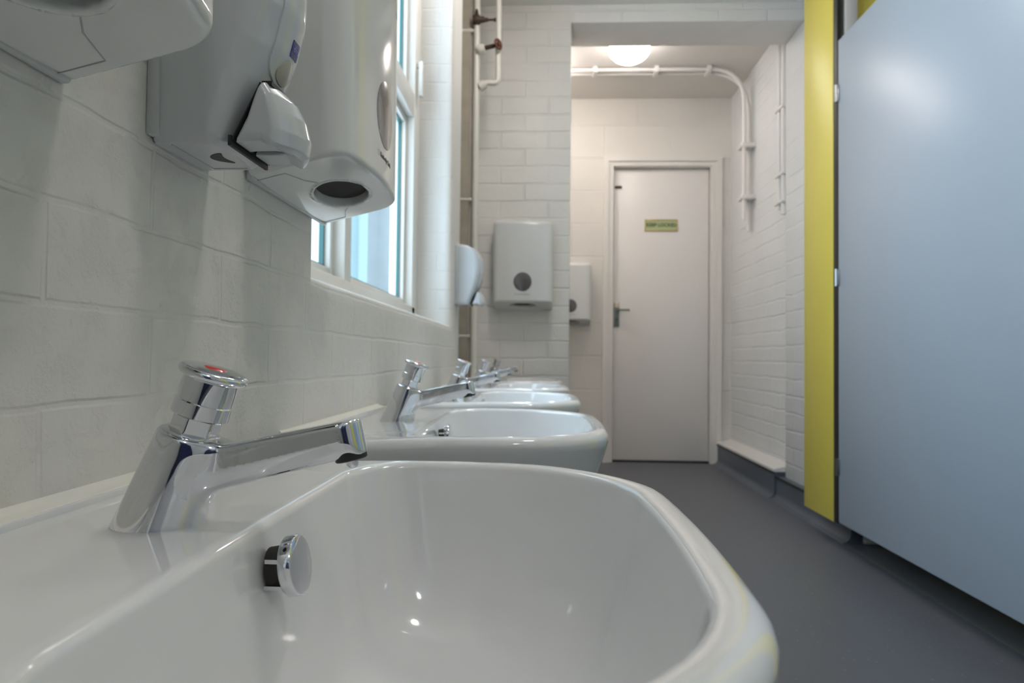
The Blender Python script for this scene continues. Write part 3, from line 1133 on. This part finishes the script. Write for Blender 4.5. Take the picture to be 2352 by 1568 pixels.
def cubicle_door(y0, y1, label):
    root = empty('cubicle_door', (XC, (y0 + y1) / 2, ZBOT), label=label, cat='cubicle door', group='grey-blue cubicle doors')
    bpy.context.view_layer.update()
    place_child(box('door_leaf', (XC, XC + .019, y0, y1, ZBOT, ZTOP), M_BLUE, bev=.0015), root)
    for z in (CAMZ + 1.0, CAMZ + .31, CAMZ - .39):
        bm = bmesh.new()
        bm_box(bm, XC - .004, XC, y1 - .012, y1 + .022, z - .03, z + .03, bev=.0015)
        tube_bm(bm, [(XC - .006, y1 + .004, z - .032), (XC - .006, y1 + .004, z + .032)], .0065, 14)
        place_child(bm_obj('hinge', bm, M_CHROME_D, auto=40), root)
    return root


def pilaster(y0, y1, label, top):
    root = empty('pilaster', (XC, (y0 + y1) / 2, ZBOT), label=label, cat='cubicle panel', group='yellow cubicle pilasters')
    place_child(box('panel', (XC - .001, XC + .019, y0 + .008, y1, ZBOT - .008, top), M_YELLOW, bev=.0012), root)
    place_child(box('gap_shade_strip', (XC + .001, XC + .016, y0 - .024, y0 + .008, ZBOT - .006, top), M_BLACK), root)  # black strip painted in for the shaded gap beside the door
    return root


cubicle_door(1.48, 2.545, 'large grey-blue cubicle door filling the right edge of the photo')
pilaster(2.580, 2.868, 'tall yellow cubicle pilaster between the grey-blue door and the white brick wall', ZC)
pilaster(1.14, 1.46, 'yellow cubicle pilaster at the near side of the large grey-blue door, outside the frame', ZC)
cubicle_door(.14, 1.115, 'grey-blue cubicle door nearer than the camera view, outside the frame')
pilaster(-.20, .12, 'yellow cubicle pilaster beside the camera, outside the frame', ZC)
# post and the partition seen above the door
o = box('cubicle_post', (XC + .03, XC + .075, 2.55, 2.60, .14, ZC), M_POST, bev=.003)
tag(o, 'pinkish grey metal post showing above the blue door, beside the yellow pilaster', 'post')
o = box('cubicle_partition', (XC + .085, 2.44, 2.58, 2.60, .12, ZC), M_YELLOW, bev=.002)
tag(o, 'yellow cross partition seen over the top of the grey-blue door', 'cubicle panel')
o = box('cubicle_partition', (XC + .03, 2.44, 1.20, 1.22, .12, 2.0), M_YELLOW, bev=.002)
tag(o, 'yellow cross partition behind the near pilaster, outside the frame', 'cubicle panel')


# ------------------------------------------------------------------ lobby door
def lobby_door():
    root = empty('door_1', ((DX0 + DX1) / 2, YD, 0)); root['kind'] = 'structure'

    def add(o): return place_child(o, root)
    x0, x1, z1 = DX0, DX1, DZ1
    add(box('door_leaf', (x0 + .004, x1 - .004, YD + .030, YD + .070, .012, z1 - .004), M_DOOR, bev=.002))
    bm = bmesh.new()
    # lining and stepped architrave
    for (a, b) in ((x0 - .03, x0), (x1, x1 + .03)):
        bm_box(bm, a, b, YD - .004, YD + .12, 0, z1 + .03)
    bm_box(bm, x0, x1, YD - .004, YD + .12, z1, z1 + .03)
    w = .074
    for (e0, e1, t) in ((.006, .040, .016), (.038, w, .026)):
        bm_box(bm, x0 - e1, x0 - e0, YD - t, YD, 0, z1 + e1)
        bm_box(bm, x1 + e0, x1 + e1, YD - t, YD, 0, z1 + e1)
        bm_box(bm, x0 - e0, x1 + e0, YD - t, YD, z1 + e0, z1 + e1)
    add(bm_obj('door_frame', bm, M_FRAME, auto=40))
    add(box('door_gap_shade', (x0, x1, YD + .02, YD + .10, 0, .010), M_BLACK))  # black strip standing in for the shaded gap under the door
    # lever handle on a long plate
    px = x0 + .026
    pl = add(box('door_handle', (px - .018, px + .018, YD + .022, YD + .031, CAMZ + .222, CAMZ + .388), M_IRON, bev=.002))

    def sub(o):
        o.parent = pl
        return o
    z = CAMZ + .336
    sub(tube('lever', fillet([(px + .002, YD + .024, z), (px + .002, YD - .025, z), (px + .085, YD - .028, z)], .012), .0075, M_IRON))
    sub(lathe('boss', [(0, 0), (.017, 0), (.019, .006), (.015, .014), (0, .016)], M_BEIGE, origin=(px + .001, YD + .023, CAMZ + .369), axis=(0, -1, 0)))
    sub(lathe('keyhole', [(0, 0), (.006, 0), (.006, .002), (0, .002)], M_BLACK, origin=(px, YD + .022, CAMZ + .273), axis=(0, -1, 0), n=16))
    return root


bpy.context.view_layer.update()
lobby_door()
o = empty('door_catch', (DX0 + .03, YD + .03, CAMZ + 1.199), label='small brass catch near the top left corner of the white lobby door', cat='catch')
bm = bmesh.new()
bm_box(bm, -.022, .022, -.012, .0, -.007, .007, bev=.002)
tube_bm(bm, [(-.014, -.014, 0), (.026, -.014, 0)], .005, 10)
bm_obj('bolt', bm, M_RUST, o, auto=40)

# KEEP LOCKED plate on the door
s = empty('door_sign', (.826, YD + .030, CAMZ + .931), label='small green and brass plate reading KEEP LOCKED on the white door', cat='sign')
sw, sh = .113, .041
box('plate', (-sw + .006, sw - .006, -.0045, 0, -sh + .006, sh - .006), M_SIGN, s)
bm = bmesh.new()
for b in ((-sw, sw, -.007, 0, sh - .007, sh), (-sw, sw, -.007, 0, -sh, -sh + .007), (-sw, -sw + .007, -.007, 0, -sh, sh), (sw - .007, sw, -.007, 0, -sh, sh)):
    bm_box(bm, *b, bev=.0015)
bm_obj('rim', bm, M_BRASS, s, auto=40)
text_on('lettering', 'KEEP LOCKED', .033, .002, .001, None, .0012, M_SIGN_T, s, y0=-.0045, bold=.0008)


# ------------------------------------------------------------------ lamps
def lamp(x, y, z, m, label):
    r = empty('ceiling_light', (x, y, z), label=label, cat='ceiling light', group='round opal ceiling lights')
    lathe('base', [(0, 0), (.095, 0), (.095, -.016), (.088, -.020), (0, -.020)][::-1], M_LAMPB, r)
    lathe('rim', [(0, -.018), (.112, -.018), (.119, -.024), (.119, -.032), (.112, -.032), (0, -.024)], M_LAMPB, r)
    pr = [(.100, -.026), (.110, -.030), (.1165, -.034), (.118, -.042), (.114, -.056), (.104, -.072), (.088, -.088), (.066, -.101), (.038, -.110), (0, -.114)]
    lathe('glass_bowl', pr, m, r, auto=80)
    return r


lamp((1441 - 1243) * 3.83 / 1548, 3.85, ZLC, M_LAMP, 'lit round opal ceiling light in the lobby beyond the opening')
lamp(-.05, 4.05, ZLC, M_LAMP4, 'added round ceiling light brightening the lobby, hidden by the end wall')  # unseen lamp added to brighten the lobby
lamp(.05, 2.25, ZC, M_LAMP3, 'added round ceiling light brightening the end wall, above the frame')  # unseen lamp added to brighten the far end of the room
lamp(.46, .70, ZC, M_LAMP2, 'lit round ceiling light over the washbasins, above the frame')
lamp(.50, -1.0, ZC, M_LAMP2, 'lit round ceiling light behind the camera, outside the frame')


# ------------------------------------------------------------------ pipes
def px(x, y, Y):
    """world X, Z of a photo pixel at depth Y (fit of the lens above)"""
    return ((x - 1243) * Y / 1548., CAMZ + (820 + (x - 1243) * .0105 - y) * Y / 1548.)


YP = 2.965
r0 = empty('riser_pipe', (-.2995, YP, DECK), label='white painted vertical pipe in the corner by the left wall, rising past two valves', cat='pipe')
xp = -.2995
place_child(tube('pipe', [(xp, YP, DECK + .002), (xp, YP, ZC)], .0142, M_PIPE), r0)
for z in (CAMZ + .093, CAMZ + .70, CAMZ + 1.46):
    place_child(tube('bracket', [(xp - .09, YP + .004, z), (xp, YP + .004, z)], .008, M_PIPE, n=10), r0)

X2, Z2 = px(1137, 185, YP)
r1 = empty('branch_pipe', (X2, YP, Z2), label='thinner white pipe bending in a U into the corner riser below the wheel valve', cat='pipe')
place_child(tube('pipe', fillet([(xp + .020, YP, Z2 - .010), (xp + .045, YP, Z2 + .010), (X2, YP, Z2 + .004), (X2, YP, ZC)], .05, 10), .0125, M_PIPE), r1)
place_child(lathe('socket', [(0, 0), (.021, 0), (.021, .030), (0, .030)], M_PIPE, origin=(xp + .013, YP, Z2 - .012), axis=(.8, 0, .45)), r1)

# valves
Xv, Zv = px(1100, 36, YP)
v1 = empty('stop_valve', (xp, YP, Zv), label='dark rusty stop valve with a thin spindle, uppermost on the corner pipe', cat='valve')
place_child(lathe('valve_body', [(0, -.018), (.019, -.018), (.022, -.008), (.022, .010), (.014, .018), (.013, .034), (0, .034)], M_RUST, origin=(xp, YP - .014, Zv), axis=(1, 0, .05), auto=50), v1)
place_child(lathe('spindle', [(0, .03), (.010, .03), (.008, .05), (.005, .052), (.005, .075), (.008, .076), (.008, .086), (0, .086)], M_RUST, origin=(xp, YP - .014, Zv), axis=(1, 0, .0), auto=50), v1)
place_child(lathe('bonnet', [(0, 0), (.010, 0), (.008, .020), (.004, .034), (0, .036)], M_RUST, origin=(xp, YP - .014, Zv + .014), axis=(0, 0, 1)), v1)
Xw, Zw = px(1133, 100, YP)
v2 = empty('wheel_valve', (xp, YP, Zw), label='brown hand-wheel valve standing off the corner pipe, the lower of the two valves', cat='valve')
place_child(lathe('valve_body', [(0, 0), (.022, 0), (.024, .012), (.018, .030), (0, .034)], M_PIPE, origin=(xp + .008, YP - .010, Zw - .012), axis=(.95, -.2, .18), auto=50), v2)
place_child(tube('spindle', [(xp + .036, YP - .016, Zw - .006), (xp + .082, YP - .026, Zw)], .0095, M_RUST), v2)
wc = Vector((xp + .098, YP - .032, Zw + .004)); wn = Vector((.80, -.58, .1)).normalized()
wu = wn.cross(Vector((0, 0, 1))).normalized(); wv = wn.cross(wu)
bm = bmesh.new()
tube_bm(bm, [wc + (wu * math.cos(t) + wv * math.sin(t)) * .021 for t in [2 * math.pi * k / 32 for k in range(33)]], .0048, 10, cap=False)
for k in range(5):
    t = 2 * math.pi * k / 5
    tube_bm(bm, [wc, wc + (wu * math.cos(t) + wv * math.sin(t)) * .021], .0032, 8)
tube_bm(bm, [wc - wn * .018, wc + wn * .008], .0075, 12)
bmesh.ops.remove_doubles(bm, verts=bm.verts, dist=1e-6)
place_child(bm_obj('hand_wheel', bm, M_WHEEL, auto=50), v2)

# grey service pipe in the chase
o = tube('service_pipe', [(WX - .125, 2.86, 0), (WX - .125, 2.86, ZC)], .020, mat('bare_pipe', (.36, .31, .25), .5, noise=(8, .3)))
tag(o, 'brownish unpainted pipe inside the dark recess in the left wall', 'pipe')

# lobby conduits
rc = empty('conduit', (0, 4.1, ZLC), label='pair of white conduits across the lobby ceiling bending down beside the door', cat='conduit')
zc = ZLC - .020
yl = 4.22
Xr = XL - .022
for k, (dy, rr) in enumerate(((0, .012), (-.055, .012))):
    pts = fillet([(-.42, yl + dy, zc), (Xr - k * .045, yl + dy, zc), (Xr - k * .045, yl + dy, CAMZ + (.80 if k == 0 else .86))], .26 - .05 * k, 14)
    place_child(tube('pipe', pts, rr, M_PIPE_L), rc)
for xx in (.32, .70, 1.02):
    place_child(box('clip', (xx - .014, xx + .014, yl - .072, yl + .02, zc - .018, ZLC), M_PIPE_L, bev=.003), rc)
for zz in (CAMZ + 1.32, CAMZ + 1.0):
    place_child(box('clip', (Xr - .065, XL, yl - .072, yl + .02, zz - .014, zz + .014), M_PIPE_L, bev=.003), rc)

rw = empty('wall_conduit', (XL, 3.62, CAMZ + .75), label='short vertical pair of white conduits on the lobby right wall behind the pier', cat='conduit')
for k, yy in enumerate((3.64, 3.70)):
    place_child(tube('pipe', [(XL - .014, yy, CAMZ + .78 + .04 * k), (XL - .014, yy, ZLC - .01)], .013, M_PIPE_L), rw)
for zz in (CAMZ + 1.36, CAMZ + 1.0, CAMZ + .85):
    place_child(box('clip', (XL - .032, XL, 3.61, 3.73, zz - .008, zz + .008), M_PIPE_L, bev=.003), rw)
